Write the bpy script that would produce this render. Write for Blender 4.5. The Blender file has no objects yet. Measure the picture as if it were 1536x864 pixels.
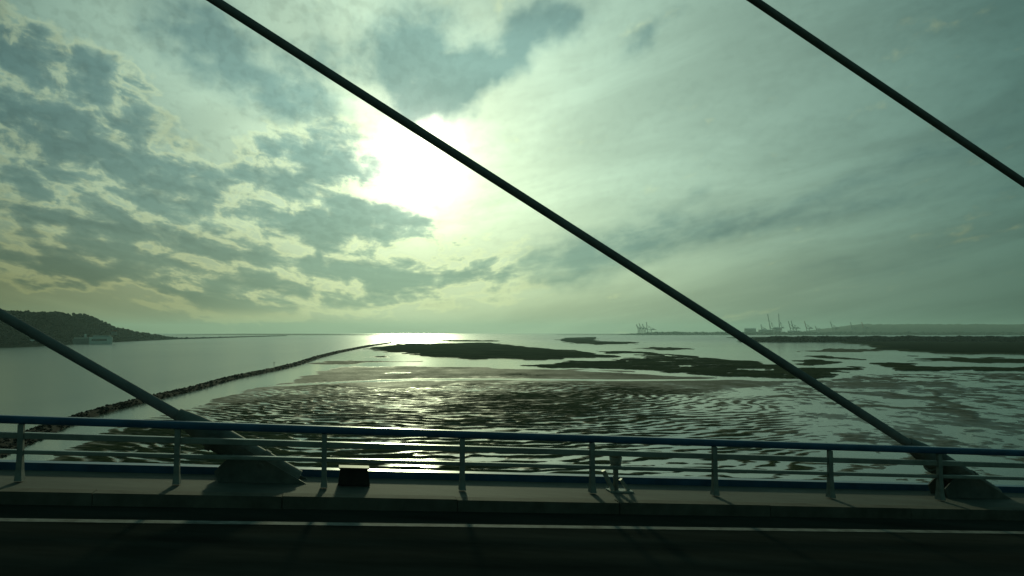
import bpy, bmesh, math, random
import numpy as np
from mathutils import Vector, Matrix

R = math.radians
random.seed(7)
scene = bpy.context.scene
COL = scene.collection

# ------------------------------------------------------------------ camera
CAM_H = 38.0                       # eye height above the water
F_PX, CX, CY, HOR = 1290.0, 768.0, 432.0, 498.5
PITCH = math.atan((HOR - CY) / F_PX)
cam_d = bpy.data.cameras.new('camera')
cam = bpy.data.objects.new('camera', cam_d)
COL.objects.link(cam)
cam_d.sensor_width = 36.0
cam_d.lens = 36.0 * F_PX / 1536.0
cam_d.clip_start = 0.1
cam_d.clip_end = 200000.0
cam.location = (0, 0, CAM_H)
cam.rotation_euler = (math.pi / 2 + PITCH, 0, 0)
scene.camera = cam

scene.view_settings.view_transform = 'Standard'
scene.view_settings.look = 'None'
scene.view_settings.exposure = 0.1
scene.view_settings.gamma = 1.0
scene.view_settings.use_curve_mapping = False
scene.cycles.use_denoising = True
scene.cycles.max_bounces = 6
scene.cycles.volume_bounces = 1
scene.cycles.transparent_max_bounces = 8
scene.cycles.caustics_reflective = False
scene.cycles.sample_clamp_indirect = 6.0


def ray(x, y):
    """direction of a sight line of the survey photograph (1536 x 864)"""
    a = (x - CX) / F_PX
    b = -(y - CY) / F_PX
    c, s = math.cos(PITCH), math.sin(PITCH)
    return Vector((a, c - b * s, s + b * c))


def gp(x, y, z=0.0):
    """point on the level z met by a sight line"""
    r = ray(x, y)
    t = (z - CAM_H) / r.z
    return Vector((r.x * t, r.y * t, z))


def at(x, y, dist):
    """point at forward distance dist on a sight line"""
    r = ray(x, y)
    t = dist / r.y
    return Vector((r.x * t, dist, CAM_H + r.z * t))


def azel(x, y):
    r = ray(x, y).normalized()
    return math.degrees(math.atan2(r.x, r.y)), math.degrees(math.asin(r.z))


# --------------------------------------------------------------- sun and sky
SUN_AZ, SUN_EL = azel(622, 238)
sun_dir = Vector((math.sin(R(SUN_AZ)) * math.cos(R(SUN_EL)), math.cos(R(SUN_AZ)) * math.cos(R(SUN_EL)), math.sin(R(SUN_EL))))
sl = bpy.data.lights.new('sun', 'SUN')
sl.energy = 1.0
sl.angle = R(2.5)
sl.color = (0.92, 1.0, 0.60)
sun = bpy.data.objects.new('sun', sl)
COL.objects.link(sun)
sun.rotation_euler = (-sun_dir).to_track_quat('-Z', 'Y').to_euler()
sun.location = (0, 0, 300)

world = bpy.data.worlds.new('World')
scene.world = world
world.use_nodes = True
wt = world.node_tree
wt.nodes.clear()


class Ex:
    """tiny expression wrapper that writes Math nodes"""
    def __init__(s, t, sock):
        s.t, s.k = t, sock

    def _m(s, op, *o, clamp=False):
        n = s.t.nodes.new('ShaderNodeMath')
        n.operation = op
        n.use_clamp = clamp
        for i, v in enumerate((s,) + o):
            if isinstance(v, Ex):
                s.t.links.new(v.k, n.inputs[i])
            else:
                n.inputs[i].default_value = v
        return Ex(s.t, n.outputs[0])

    def __add__(s, o): return s._m('ADD', o)
    __radd__ = __add__
    def __sub__(s, o): return s._m('SUBTRACT', o)
    def __mul__(s, o): return s._m('MULTIPLY', o)
    __rmul__ = __mul__
    def __truediv__(s, o): return s._m('DIVIDE', o)
    def exp(s): return s._m('EXPONENT')
    def clamp(s): return s._m('ADD', 0.0, clamp=True)
    def min(s, o): return s._m('MINIMUM', o)
    def max(s, o): return s._m('MAXIMUM', o)
    def madd(s, a, b): return s._m('MULTIPLY_ADD', a, b)

    def smooth(s, a, b):
        n = s.t.nodes.new('ShaderNodeMapRange')
        n.interpolation_type = 'SMOOTHSTEP'
        s.t.links.new(s.k, n.inputs[0])
        n.inputs[1].default_value = a
        n.inputs[2].default_value = b
        return Ex(s.t, n.outputs[0])


def vec(t, x, y, z=0.0):
    n = t.nodes.new('ShaderNodeCombineXYZ')
    for i, v in enumerate((x, y, z)):
        if isinstance(v, Ex):
            t.links.new(v.k, n.inputs[i])
        else:
            n.inputs[i].default_value = v
    return n.outputs[0]


def vmath(t, op, a, b):
    n = t.nodes.new('ShaderNodeVectorMath')
    n.operation = op
    for i, v in enumerate((a, b)):
        if hasattr(v, 'links'):
            t.links.new(v, n.inputs[i])
        else:
            n.inputs[i].default_value = v
    return n.outputs[0]


def noise(t, v, scale, detail=4.0, rough=0.55, dist=0.0, col=False, dim='3D'):
    n = t.nodes.new('ShaderNodeTexNoise')
    n.noise_dimensions = dim
    t.links.new(v, n.inputs['Vector'])
    n.inputs['Scale'].default_value = scale
    n.inputs['Detail'].default_value = detail
    n.inputs['Roughness'].default_value = rough
    n.inputs['Distortion'].default_value = dist
    return n.outputs[1] if col else Ex(t, n.outputs[0])


NISK = 0.04


def build_sky():
    t = wt
    tc = t.nodes.new('ShaderNodeTexCoord')
    sep = t.nodes.new('ShaderNodeSeparateXYZ')
    t.links.new(tc.outputs['Generated'], sep.inputs[0])
    x, y, z = (Ex(t, sep.outputs[i]) for i in range(3))
    az = x._m('ARCTAN2', y) * (180 / math.pi)
    el = z._m('ARCSINE') * (180 / math.pi)
    elp = el.max(0.0)
    # distance from the sun, degrees, wider along the horizon than upwards
    dot = vmath(t, 'DOT_PRODUCT', tc.outputs['Generated'], tuple(sun_dir))
    nd = [n for n in t.nodes if n.type == 'VECT_MATH'][-1]
    g = Ex(t, nd.outputs['Value']).min(1.0)._m('ARCCOSINE') * (180 / math.pi)
    # clear sky: physical sky, tinted
    sky = t.nodes.new('ShaderNodeTexSky')
    sky.sky_type = 'NISHITA'
    sky.sun_disc = False
    sky.sun_elevation = R(SUN_EL)
    sky.sun_rotation = R(SUN_AZ)
    sky.dust_density = 3.0
    sepc = t.nodes.new('ShaderNodeSeparateColor')
    t.links.new(sky.outputs[0], sepc.inputs[0])
    nis = [Ex(t, sepc.outputs[i]) for i in range(3)]

    # glow of the veiled sun
    wide = (g * g * (-1.0 / 25.0 ** 2)).exp()
    mid = (g * g * (-1.0 / 8.0 ** 2)).exp()
    # planar cloud coordinates: streets of cloud run along the view
    pl = vec(t, x / (z.max(0.0) + 0.10), (y / (z.max(0.0) + 0.10)) * 0.45, 0.0)
    P = vec(t, az, el, 0.0)
    wn = noise(t, P, 0.16, 4.0, 0.6, col=True)
    wv = vmath(t, 'SUBTRACT', wn, (0.5, 0.5, 0.5))
    wv = vmath(t, 'MULTIPLY', wv, (6.0, 3.6, 0.0))
    Pw = vmath(t, 'ADD', P, wv)
    # (x, y, rx, ry, tilt, weight): where the cloud masses stand in the sky
    blobs = [
        (60, 70, 130, 40, 24, .9), (95, 105, 120, 40, 22, 1.0), (40, 165, 110, 50, 24, .9), (135, 215, 190, 60, 24, 1.05),
        (235, 262, 190, 52, 16, .95), (70, 282, 150, 34, 8, .85), (150, 325, 220, 30, 8, .85), (290, 338, 200, 40, 12, .9),
        (385, 300, 150, 30, 18, .75), (455, 235, 110, 66, 2, 1.15), (485, 262, 100, 40, 0, .9), (480, 335, 190, 60, 4, 1.0),
        (450, 392, 230, 60, 0, 1.4), (560, 372, 160, 66, 0, 1.15), (215, 130, 90, 34, 25, .55), (450, 436, 230, 44, 0, 1.3),
        (170, 372, 260, 34, 4, .9), (620, 412, 190, 40, 0, .9), (90, 408, 190, 20, 4, .6), (730, 390, 110, 34, 0, .7), (290, 408, 240, 28, 2, .8),
    ]
    soft = [
        (330, 72, 125, 62, 28, 1.0), (265, 60, 90, 40, 20, .5), (475, 100, 80, 95, 14, .75), (440, 150, 90, 40, 0, .35),
        (630, 88, 100, 88, 0, 1.3), (672, 138, 66, 52, -10, 1.0), (760, 75, 110, 46, -32, 1.3), (850, 30, 100, 26, -10, .5),
        (975, 52, 62, 22, -30, .7), (990, 332, 150, 44, -14, .46), (1110, 345, 230, 42, -8, .40), (1235, 308, 180, 26, -12, .32),
        (850, 394, 160, 40, -6, .85), (1400, 225, 240, 20, -18, .42), (1430, 292, 200, 14, -10, .34), (1420, 405, 260, 20, -3, .3),
        (1062, 283, 40, 12, -16, .25), (1260, 395, 200, 18, -5, .3),
    ]

    def field(lst):
        mask = None
        for (bx, by, rx, ry, tilt, w) in lst:
            a, e = azel(bx, by)
            mp = t.nodes.new('ShaderNodeMapping')
            mp.vector_type = 'TEXTURE'
            t.links.new(Pw, mp.inputs[0])
            mp.inputs[1].default_value = (a, e, 0)
            mp.inputs[2].default_value = (0, 0, R(-tilt))
            mp.inputs[3].default_value = (rx / 18.5, ry / 17.0, 1)
            gr = t.nodes.new('ShaderNodeTexGradient')
            gr.gradient_type = 'SPHERICAL'
            t.links.new(mp.outputs[0], gr.inputs[0])
            m = Ex(t, gr.outputs[1])
            mask = m * w if mask is None else m.madd(w, mask)
        return mask

    mask = field(blobs)
    mask2 = field(soft).min(1.15)
    # the same broken cloud goes on round the rest of the sky
    n_big = noise(t, pl, 0.55, 6.0, 0.6)
    out_v = (az._m('ABSOLUTE')).smooth(34, 50).max(el.smooth(24, 34))
    mask = mask + out_v * n_big.smooth(0.42, 0.68) * 0.9
    mask = mask.min(1.0)
    # cloud texture: streets fall towards the middle from both sides, flatter near the horizon
    ar = az - SUN_AZ
    vee = (ar * ar + 30.0)._m('POWER', 0.5)
    q = (el - vee * 0.20 + 13.0).max(0.5)._m('LOGARITHM', math.e) * 30.0
    Q = vec(t, az, q, 0.0)
    Q2 = vec(t, az * 0.42, q, 3.0)
    n_a = noise(t, Q2, 0.30, 7.0, 0.55, 0.2)
    n_b = noise(t, Q, 0.52, 6.0, 0.58, 0.3)
    f = (n_a * 0.54 + n_b * 0.46) - 0.5
    dens = (mask * 0.72 + f * mask.madd(3.6, 1.9) + 0.02).smooth(0.02, 0.98)
    dens2 = (mask2 + f * mask2.madd(2.6, 0.35)).smooth(0.06, 1.0)
    hard = dens
    dens = dens.max(dens2)
    ripl = noise(t, Q, 1.3, 4.0, 0.5, 0.3)
    leftside = az.smooth(2.0, -14.0)
    thin = (ripl * 0.6 + n_a * 0.4).smooth(0.46, 0.62) * (leftside * 0.11 + 0.06) * el.smooth(2.0, 7.0)
    veil = noise(t, vec(t, az * 0.35, q, 7.0), 0.16, 5.0, 0.6, 0.5).smooth(0.38, 0.68)
    lowfade = el.smooth(0.3, 2.6)                                            # clouds melt into the horizon haze
    dens = (dens * lowfade.madd(0.85, 0.15)).clamp()
    rim = hard.smooth(0.03, 0.25) * (dens.smooth(0.25, 0.7)._m('MULTIPLY', -1.0) + 1.0)
    # sun disc veiled: burnt-out core with ragged edge
    core = ((g + f * 3.2).max(0.0))
    core = (core._m('POWER', 1.5) * (-1.0 / 2.1 ** 1.5)).exp()
    horiz = (elp * elp * (-1.0 / 7.0 ** 2)).exp()
    low = (elp * elp * (-1.0 / 4.5 ** 2)).exp() * -0.30 + 1.0
    leftw = az.smooth(-6.0, -24.0)
    warm = az.smooth(26.0, -4.0) * 0.85 + 0.15
    outs = []
    tint = (0.60, 1.0, 0.86)
    base = (0.026, 0.092, 0.085)
    cw = (0.445, 0.580, 0.450)
    cm = (0.40, 0.38, 0.22)
    cc = (2.9, 2.8, 2.2)
    ch = (0.085, 0.060, -0.045)
    tr = (0.46, 0.555, 0.64)
    cr = (0.15, 0.14, 0.045)
    for i in range(3):
        s = nis[i] * (0.10 * tint[i] * NISK) + base[i] + wide * cw[i] + horiz * (wide.madd(0.2, 0.8)) * warm * ch[i]
        s = s - leftw * horiz * (0.085, 0.16, 0.115)[i]
        s = s * (leftw * -0.10 + 1.0)
        s = s + mid * cm[i] * (dens * -0.75 + 1.0)
        s = s * (dens * (tr[i] - 1.0) + 1.0) * (thin * -0.8 + 1.0)
        s = s * low
        s = s * (veil * 0.22 + 0.89)
        s = s + rim * cr[i] * wide.madd(0.8, 0.3)
        s = s + core * cc[i] * (dens * -0.68 + 1.0)
        outs.append(s * 10.0)                     # Background strength below is 0.1
    cc_n = t.nodes.new('ShaderNodeCombineColor')
    for i in range(3):
        t.links.new(outs[i].k, cc_n.inputs[i])
    bg = t.nodes.new('ShaderNodeBackground')
    t.links.new(cc_n.outputs[0], bg.inputs[0])
    bg.inputs[1].default_value = 0.1
    o = t.nodes.new('ShaderNodeOutputWorld')
    t.links.new(bg.outputs[0], o.inputs[0])


build_sky()


# ------------------------------------------------------------------ helpers
def mat(name, color, rough=0.6, spec=0.5, metal=0.0, var=0.0, scale=3.0, bump=0.0, bscale=20.0, ior=1.45, stretch=None):
    m = bpy.data.materials.new(name)
    m.use_nodes = True
    t = m.node_tree
    b = t.nodes['Principled BSDF']
    b.inputs['Base Color'].default_value = (*color, 1)
    b.inputs['Roughness'].default_value = rough
    b.inputs['Metallic'].default_value = metal
    b.inputs['Specular IOR Level'].default_value = spec
    b.inputs['IOR'].default_value = ior
    tc = t.nodes.new('ShaderNodeTexCoord')
    v = tc.outputs['Object']
    if stretch:
        v = vmath(t, 'MULTIPLY', v, stretch)
    if var:
        n = noise(t, v, scale, 6.0, 0.6)
        r = t.nodes.new('ShaderNodeValToRGB')
        t.links.new(n.k, r.inputs[0])
        lo = [max(0.0, c * (1 - var)) for c in color]
        hi = [min(1.0, c * (1 + var)) for c in color]
        r.color_ramp.elements[0].position = 0.3
        r.color_ramp.elements[1].position = 0.7
        r.color_ramp.elements[0].color = (*lo, 1)
        r.color_ramp.elements[1].color = (*hi, 1)
        t.links.new(r.outputs[0], b.inputs['Base Color'])
    if bump:
        n = noise(t, v, bscale, 5.0, 0.6)
        bp = t.nodes.new('ShaderNodeBump')
        bp.inputs['Strength'].default_value = bump
        t.links.new(n.k, bp.inputs['Height'])
        t.links.new(bp.outputs[0], b.inputs['Normal'])
    return m


def link(name, me, m, parent=None, smooth=False):
    o = bpy.data.objects.new(name, me)
    if m is not None and not me.materials:
        me.materials.append(m)
    COL.objects.link(o)
    if parent is not None:
        o.parent = parent
    if smooth:
        me.polygons.foreach_set('use_smooth', [True] * len(me.polygons))
    return o


def obj(name, bm, m, parent=None, smooth=False):
    me = bpy.data.meshes.new(name)
    bmesh.ops.recalc_face_normals(bm, faces=bm.faces)
    bm.to_mesh(me)
    bm.free()
    return link(name, me, m, parent, smooth)


def tag(o, label=None, cat=None, group=None, kind=None):
    if label: o['label'] = label
    if cat: o['category'] = cat
    if group: o['group'] = group
    if kind: o['kind'] = kind
    return o


def empty(name, loc, label, cat, group=None, mtx=None):
    o = bpy.data.objects.new(name, None)
    o.empty_display_size = 0.3
    COL.objects.link(o)
    o.location = loc
    return tag(o, label, cat, group)


def box(bm, x0, x1, y0, y1, z0, z1, M=None):
    vs = [bm.verts.new((x, y, z)) for z in (z0, z1) for (x, y) in ((x0, y0), (x1, y0), (x1, y1), (x0, y1))]
    for f in ((0, 3, 2, 1), (4, 5, 6, 7), (0, 1, 5, 4), (1, 2, 6, 5), (2, 3, 7, 6), (3, 0, 4, 7)):
        bm.faces.new([vs[i] for i in f])
    if M is not None:
        for v in vs:
            v.co = M @ v.co
    return vs


def tube(bm, pts, radii, seg=12, caps=True):
    rings = []
    n = len(pts)
    for i, p in enumerate(pts):
        p = Vector(p)
        d = (Vector(pts[min(i + 1, n - 1)]) - Vector(pts[max(i - 1, 0)])).normalized()
        a = d.cross(Vector((0, 0, 1)))
        if a.length < 1e-3:
            a = d.cross(Vector((1, 0, 0)))
        a.normalize()
        b = d.cross(a)
        r = radii[i] if hasattr(radii, '__len__') else radii
        rings.append([bm.verts.new(p + (a * math.cos(q) + b * math.sin(q)) * r)
                      for q in [2 * math.pi * k / seg for k in range(seg)]])
    for i in range(n - 1):
        for k in range(seg):
            bm.faces.new((rings[i][k], rings[i][(k + 1) % seg], rings[i + 1][(k + 1) % seg], rings[i + 1][k]))
    if caps:
        bm.faces.new(rings[0][::-1])
        bm.faces.new(rings[-1])


def beam(bm, a, b, w, h=None):
    """box bar from a to b"""
    h = h or w
    a, b = Vector(a), Vector(b)
    d = (b - a)
    L = d.length
    q = d.to_track_quat('X', 'Z').to_matrix().to_4x4()
    q.translation = a
    box(bm, 0, L, -w / 2, w / 2, -h / 2, h / 2, q)


# numpy gradient noise
_rng = np.random.RandomState(11)
_perm = np.concatenate([_rng.permutation(512)] * 3)
_ang = _rng.rand(512) * 2 * np.pi


def pn(x, y):
    xi, yi = np.floor(x).astype(int), np.floor(y).astype(int)
    xf, yf = x - xi, y - yi
    u, v = xf ** 3 * (xf * (xf * 6 - 15) + 10), yf ** 3 * (yf * (yf * 6 - 15) + 10)
    def gr(i, j, fx, fy):
        a = _ang[_perm[_perm[i % 512] + j % 512] % 512]
        return np.cos(a) * fx + np.sin(a) * fy
    a, b = gr(xi, yi, xf, yf), gr(xi + 1, yi, xf - 1, yf)
    c, d = gr(xi, yi + 1, xf, yf - 1), gr(xi + 1, yi + 1, xf - 1, yf - 1)
    return (a + (b - a) * u) * (1 - v) + (c + (d - c) * u) * v


def fbm(x, y, oct=4, g=0.5):
    s, a = 0, 1.0
    for k in range(oct):
        s = s + a * pn(x * 2 ** k + 17.3 * k, y * 2 ** k - 9.1 * k)
        a *= g
    return s * 1.4


def sdist(X, Y, poly):
    """signed distance, positive inside"""
    P = np.array(poly)
    best = np.full(X.shape, 1e18)
    ins = np.zeros(X.shape, bool)
    n = len(P)
    for i in range(n):
        ax, ay = P[i]
        bx, by = P[(i + 1) % n]
        ex, ey = bx - ax, by - ay
        tt = np.clip(((X - ax) * ex + (Y - ay) * ey) / (ex * ex + ey * ey + 1e-9), 0, 1)
        best = np.minimum(best, (X - ax - tt * ex) ** 2 + (Y - ay - tt * ey) ** 2)
        c = ((ay > Y) != (by > Y))
        with np.errstate(divide='ignore', invalid='ignore'):
            ins ^= c & (X < (bx - ax) * (Y - ay) / (by - ay + 1e-12) + ax)
    d = np.sqrt(best)
    return np.where(ins, d, -d)


def pdist(X, Y, line):
    P = np.array(line)
    best = np.full(X.shape, 1e18)
    for i in range(len(P) - 1):
        ax, ay = P[i]
        bx, by = P[i + 1]
        ex, ey = bx - ax, by - ay
        tt = np.clip(((X - ax) * ex + (Y - ay) * ey) / (ex * ex + ey * ey + 1e-9), 0, 1)
        best = np.minimum(best, (X - ax - tt * ex) ** 2 + (Y - ay - tt * ey) ** 2)
    return np.sqrt(best)


def sst(a, b, x):
    q = np.clip((x - a) / (b - a), 0, 1)
    return q * q * (3 - 2 * q)


def grid_mesh(name, X, Y, Z, m, smooth=True):
    r, c = X.shape
    me = bpy.data.meshes.new(name)
    co = np.stack([X, Y, Z], -1).reshape(-1, 3).astype(np.float32)
    idx = np.arange(r * c).reshape(r, c)
    q = np.stack([idx[:-1, :-1], idx[:-1, 1:], idx[1:, 1:], idx[1:, :-1]], -1).reshape(-1).astype(np.int32)
    nf = (r - 1) * (c - 1)
    me.vertices.add(r * c)
    me.vertices.foreach_set('co', co.reshape(-1))
    me.loops.add(nf * 4)
    me.loops.foreach_set('vertex_index', q)
    me.polygons.add(nf)
    me.polygons.foreach_set('loop_start', np.arange(0, nf * 4, 4, dtype=np.int32))
    me.update(calc_edges=True)
    if smooth:
        me.polygons.foreach_set('use_smooth', np.ones(nf, bool))
    me.materials.append(m)
    o = bpy.data.objects.new(name, me)
    COL.objects.link(o)
    return o


def soup(name, verts, faces, m, parent=None, smooth=False):
    me = bpy.data.meshes.new(name)
    me.from_pydata([tuple(v) for v in verts], [], faces)
    me.materials.append(m)
    return link(name, me, m, parent, smooth)


def pw(lst):
    return [gp(x, y).xy[:] for x, y in lst]


# ------------------------------------------------------------------ water
def water_material():
    m = bpy.data.materials.new('estuary_water')
    m.use_nodes = True
    t = m.node_tree
    b = t.nodes['Principled BSDF']
    b.inputs['Base Color'].default_value = (0.100, 0.140, 0.100, 1)
    b.inputs['IOR'].default_value = 1.333
    tc = t.nodes.new('ShaderNodeTexCoord')
    sp = t.nodes.new('ShaderNodeSeparateXYZ')
    t.links.new(tc.outputs['Object'], sp.inputs[0])
    yy = Ex(t, sp.outputs[1])
    # open water is rougher than the sheltered pools on the flats
    patch = noise(t, vmath(t, 'MULTIPLY', tc.outputs['Object'], (0.004, 0.0012, 0.0)), 1.0, 4.0, 0.6)
    xx = Ex(t, sp.outputs[0])
    river = (xx + yy * 0.09 + 150.0).smooth(40, -60)             # beyond the dike
    rg = (yy.smooth(1500, 5000) * 0.15).max(river * 0.13) + patch * 0.08 + 0.04
    t.links.new(rg.k, b.inputs['Roughness'])
    w1 = noise(t, vmath(t, 'MULTIPLY', tc.outputs['Object'], (0.16, 0.32, 0.0)), 1.0, 4.0, 0.55)
    bp = t.nodes.new('ShaderNodeBump')
    bp.inputs['Strength'].default_value = 0.25
    bp.inputs['Distance'].default_value = 0.10
    t.links.new(w1.k, bp.inputs['Height'])
    t.links.new(bp.outputs[0], b.inputs['Normal'])
    return m


M_WATER = water_material()
bm = bmesh.new()
WR = 30000.0
v = [bm.verts.new(p) for p in ((-WR, -2000, 0), (WR, -2000, 0), (WR, WR, 0), (-WR, WR, 0))]
bm.faces.new(v)
tag(obj('water', bm, M_WATER), kind='structure')


# --------------------------------------------------------------- mud flats
def mud_material():
    m = bpy.data.materials.new('wet_mud')
    m.use_nodes = True
    t = m.node_tree
    b = t.nodes['Principled BSDF']
    tc = t.nodes.new('ShaderNodeTexCoord')
    sp = t.nodes.new('ShaderNodeSeparateXYZ')
    t.links.new(tc.outputs['Object'], sp.inputs[0])
    zz = Ex(t, sp.outputs[2])
    n1 = noise(t, vmath(t, 'MULTIPLY', tc.outputs['Object'], (0.02, 0.012, 0.0)), 1.0, 6.0, 0.6)
    n2 = noise(t, tc.outputs['Object'], 0.35, 5.0, 0.6)
    r = t.nodes.new('ShaderNodeValToRGB')
    t.links.new((n1 * 0.6 + n2 * 0.4).k, r.inputs[0])
    e = r.color_ramp.elements
    e[0].position, e[1].position = 0.38, 0.64
    e[0].color = (0.030, 0.036, 0.018, 1)
    e[1].color = (0.072, 0.082, 0.044, 1)
    # salt-marsh growth on the highest ground
    veg = (zz + n1 * 1.0).smooth(1.9, 2.6)
    mx = t.nodes.new('ShaderNodeMix')
    mx.data_type = 'RGBA'
    t.links.new(veg.k, mx.inputs['Factor'])
    t.links.new(r.outputs[0], mx.inputs[6])
    mx.inputs[7].default_value = (0.022, 0.030, 0.016, 1)
    t.links.new(mx.outputs[2], b.inputs['Base Color'])
    at_ = t.nodes.new('ShaderNodeAttribute')
    at_.attribute_name = 'wetness'
    wet = (Ex(t, at_.outputs['Fac']) + (n2 - 0.5) * 0.5 - (zz - 0.05).max(0.0) * 0.9 + zz.smooth(0.13, 0.0) * 0.55).clamp()     # standing film of water, drier higher up
    t.links.new((wet * -0.46 + 0.84).k, b.inputs['Roughness'])
    t.links.new((wet * 0.42).k, b.inputs['Specular IOR Level'])
    bp = t.nodes.new('ShaderNodeBump')
    bp.inputs['Strength'].default_value = 0.5
    bp.inputs['Distance'].default_value = 0.25
    t.links.new(n2.k, bp.inputs['Height'])
    t.links.new(bp.outputs[0], b.inputs['Normal'])
    return m


M_MUD = mud_material()


def build_flats():
    px = np.arange(250.0, 6.6, -0.40)                    # finer rows close by
    d = CAM_H * F_PX / px
    a = np.radians(np.linspace(-38, 46, 1220))
    D, A = np.meshgrid(d, a, indexing='ij')
    X, Y = D * np.tan(A), D.copy()
    # boundary wander
    wx = X + 14 * fbm(X / 60, Y / 90, 4) * np.clip(D / 700, .4, 2.5)
    wy = Y + 40 * fbm(X / 70 + 50, Y / 110, 4) * np.clip(D / 700, .25, 2.5)
    h = np.full(X.shape, -1.2)
    soft = np.clip(D / 60, 6, 40)

    def area(poly, level, s=1.0, mode='set'):
        nonlocal h
        w = sst(-1, 1, sdist(wx, wy, pw(poly)) / (soft * s))
        if mode == 'set':
            h = h * (1 - w) + level * w
        else:
            h = h + level * w
        return w

    # the whole inter-tidal plain right of the channel along the dike
    area([(-60, 740), (105, 668), (170, 641), (255, 615), (330, 592), (395, 577), (450, 563), (487, 553), (540, 549),
          (700, 552), (860, 553), (1000, 560), (1130, 568), (1230, 568), (1330, 560), (1420, 560), (2300, 558),
          (2300, 760), (-60, 760)], 0.0)
    area([(430, 549), (520, 533), (556, 531), (600, 536), (690, 541), (660, 545), (600, 546), (520, 552)], -0.10)
    area([(545, 535), (575, 533), (570, 537), (550, 538)], 0.12, .3)
    area([(470, 543), (535, 541), (640, 540.5), (640, 542.5), (540, 544), (480, 546)], 0.10, .25)
    # ripple field
    k = fbm(X / 240 + 3, Y / 240, 3)
    turn = 0.55 * np.tanh((-X - 60) / 140) + 0.16 * k
    ux = X + 14 * fbm(X / 55, Y / 40 + 8, 3)
    uy = Y + 7 * fbm(X / 38 + 30, Y / 34, 4, .6)
    lam = 9.5
    ph = (uy * np.cos(turn * 0.9) + ux * np.sin(turn * 0.9)) / lam + 0.6 * k
    tri = np.abs(((ph + .5) % 1.0) - 0.5) * 2
    rip = 1.25 * ((tri ** 0.9) - 0.5) + 0.80 * fbm(X / 18, Y / 5.5, 4, .6) + 0.40 * fbm(X / 90 + 3, Y / 60, 3)
    rip = np.tanh(rip * 2.1) * 0.42
    rz = sst(-30, 40, sdist(wx, wy, pw([(-60, 745), (100, 672), (170, 643), (270, 614), (345, 594), (410, 580), (480, 571), (600, 578), (700, 573),
                                        (960, 574), (1100, 590), (1180, 600), (1200, 640), (1270, 700), (1290, 760), (-60, 760)])))
    fade = np.clip(1.25 - D / 900, 0.10, 1)
    plain = sst(-1, 1, sdist(wx, wy, pw([(-60, 740), (105, 668), (255, 615), (395, 577), (487, 553), (540, 549), (700, 552), (860, 553),
                                         (1000, 560), (1130, 568), (1330, 560), (2300, 558), (2300, 760), (-60, 760)])) / soft)
    big = fbm(X / 150 + 9, Y / 260 + 4, 4)
    h += rz * fade * 0.85 * rip + plain * (0.075 + 0.13 * big + 0.09 * sst(430, 720, D))
    h += plain * (1 - fade * rz) * 0.13 * fbm(X / 40 + 1, Y / 75, 5, .62)
    # ragged pools and mud lines on the right
    rt = plain * (1 - rz) * sst(1090, 1200, CX + F_PX * X / Y)
    mot = fbm(X / 26, Y / 34, 6, .7)
    rid = 1 - np.abs(fbm(X / 60 + 5, Y / 120 + 2, 5, .6)) * 2.2
    fine = fbm(X / 7 + 2, Y / 12, 4, .6)
    h += rt * (0.15 * mot + 0.17 * np.clip(rid, -1, 1) + 0.21 * fine - 0.16)
    # darker, drier ground in the middle and left; pale wet sheet at right of middle
    area([(640, 612), (760, 590), (900, 580), (1000, 583), (960, 600), (880, 612), (760, 622)], 0.15, 2, 'add')
    area([(110, 690), (150, 655), (260, 632), (420, 640), (360, 690), (200, 715)], 0.20, 2, 'add')
    area([(960, 660), (990, 615), (1060, 590), (1150, 585), (1110, 630), (1080, 680), (1000, 690)], -0.16, 2, 'add')
    area([(1180, 600), (1230, 620), (1310, 690), (1250, 690), (1190, 640)], -0.2, 2, 'add')
    # middle distance: nearly level wet sand with thin channels
    area([(520, 551), (700, 553), (860, 554), (1000, 563), (1110, 568), (900, 570), (600, 570), (430, 577), (450, 566)], 0.06, 1.0, 'add')
    area([(700, 548), (800, 552), (820, 560), (700, 566), (620, 560)], 0.05, 1.0, 'add')
    for line, w, dep in (([(430, 578), (520, 573), (620, 569.5), (780, 569), (940, 570.5), (1060, 569.5), (1140, 566), (1190, 570)], 9, .55),
                         ([(880, 556), (960, 560), (1060, 565), (1150, 570)], 14, .3),
                         ([(590, 560), (602, 559)], 8, .5)):
        h -= plain * dep * np.exp(-(pdist(X, Y, pw(line)) / w) ** 2)
    # banks standing dry
    bank1 = area([(553, 523), (580, 519), (606, 515), (640, 516), (727, 513.5), (760, 517), (800, 521), (862, 526), (880, 529), (928, 535),
                  (860, 537.5), (800, 538.5), (720, 539), (690, 538), (640, 535), (620, 531.5), (585, 528)], 1.3, .8)
    area([(640, 509.5), (700, 510), (753, 511), (750, 512.3), (680, 512.3)], 0.7, .35)
    area([(838, 509.5), (850, 506.5), (900, 505.2), (890, 509), (900, 512), (965, 513.5), (955, 515.5), (900, 517), (860, 515), (842, 512)], 1.2, .5)
    area([(945, 523), (985, 520), (1050, 522.5), (1030, 526), (985, 526)], 0.12, .5)
    area([(900, 526), (960, 527), (990, 531), (960, 531), (900, 529)], 0.25, .25)
    b3 = area([(785, 548), (840, 543.5), (905, 541), (955, 537), (972, 534), (962, 530), (985, 529.5), (1020, 533.5), (1080, 537.5), (1150, 544.5),
               (1210, 553), (1250, 551), (1281, 550), (1302, 554), (1268, 562), (1224, 566), (1180, 569), (1140, 566), (1080, 562.5), (1000, 558.5), (920, 553.5), (860, 551)], 0.75, .6)
    h -= b3 * 0.95 * sst(0.12, 0.36, fbm(X / 55, Y / 24 + 7, 4, .6)) * sst(905, 960, CX + F_PX * X / Y)
    area([(1193, 542), (1206, 539), (1245, 540.5), (1263, 545), (1224, 549), (1195, 547)], 0.7, .5)
    area([(1208, 534.5), (1245, 533), (1290, 537.5), (1297, 540), (1260, 539.5)], 0.6, .35)
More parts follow.
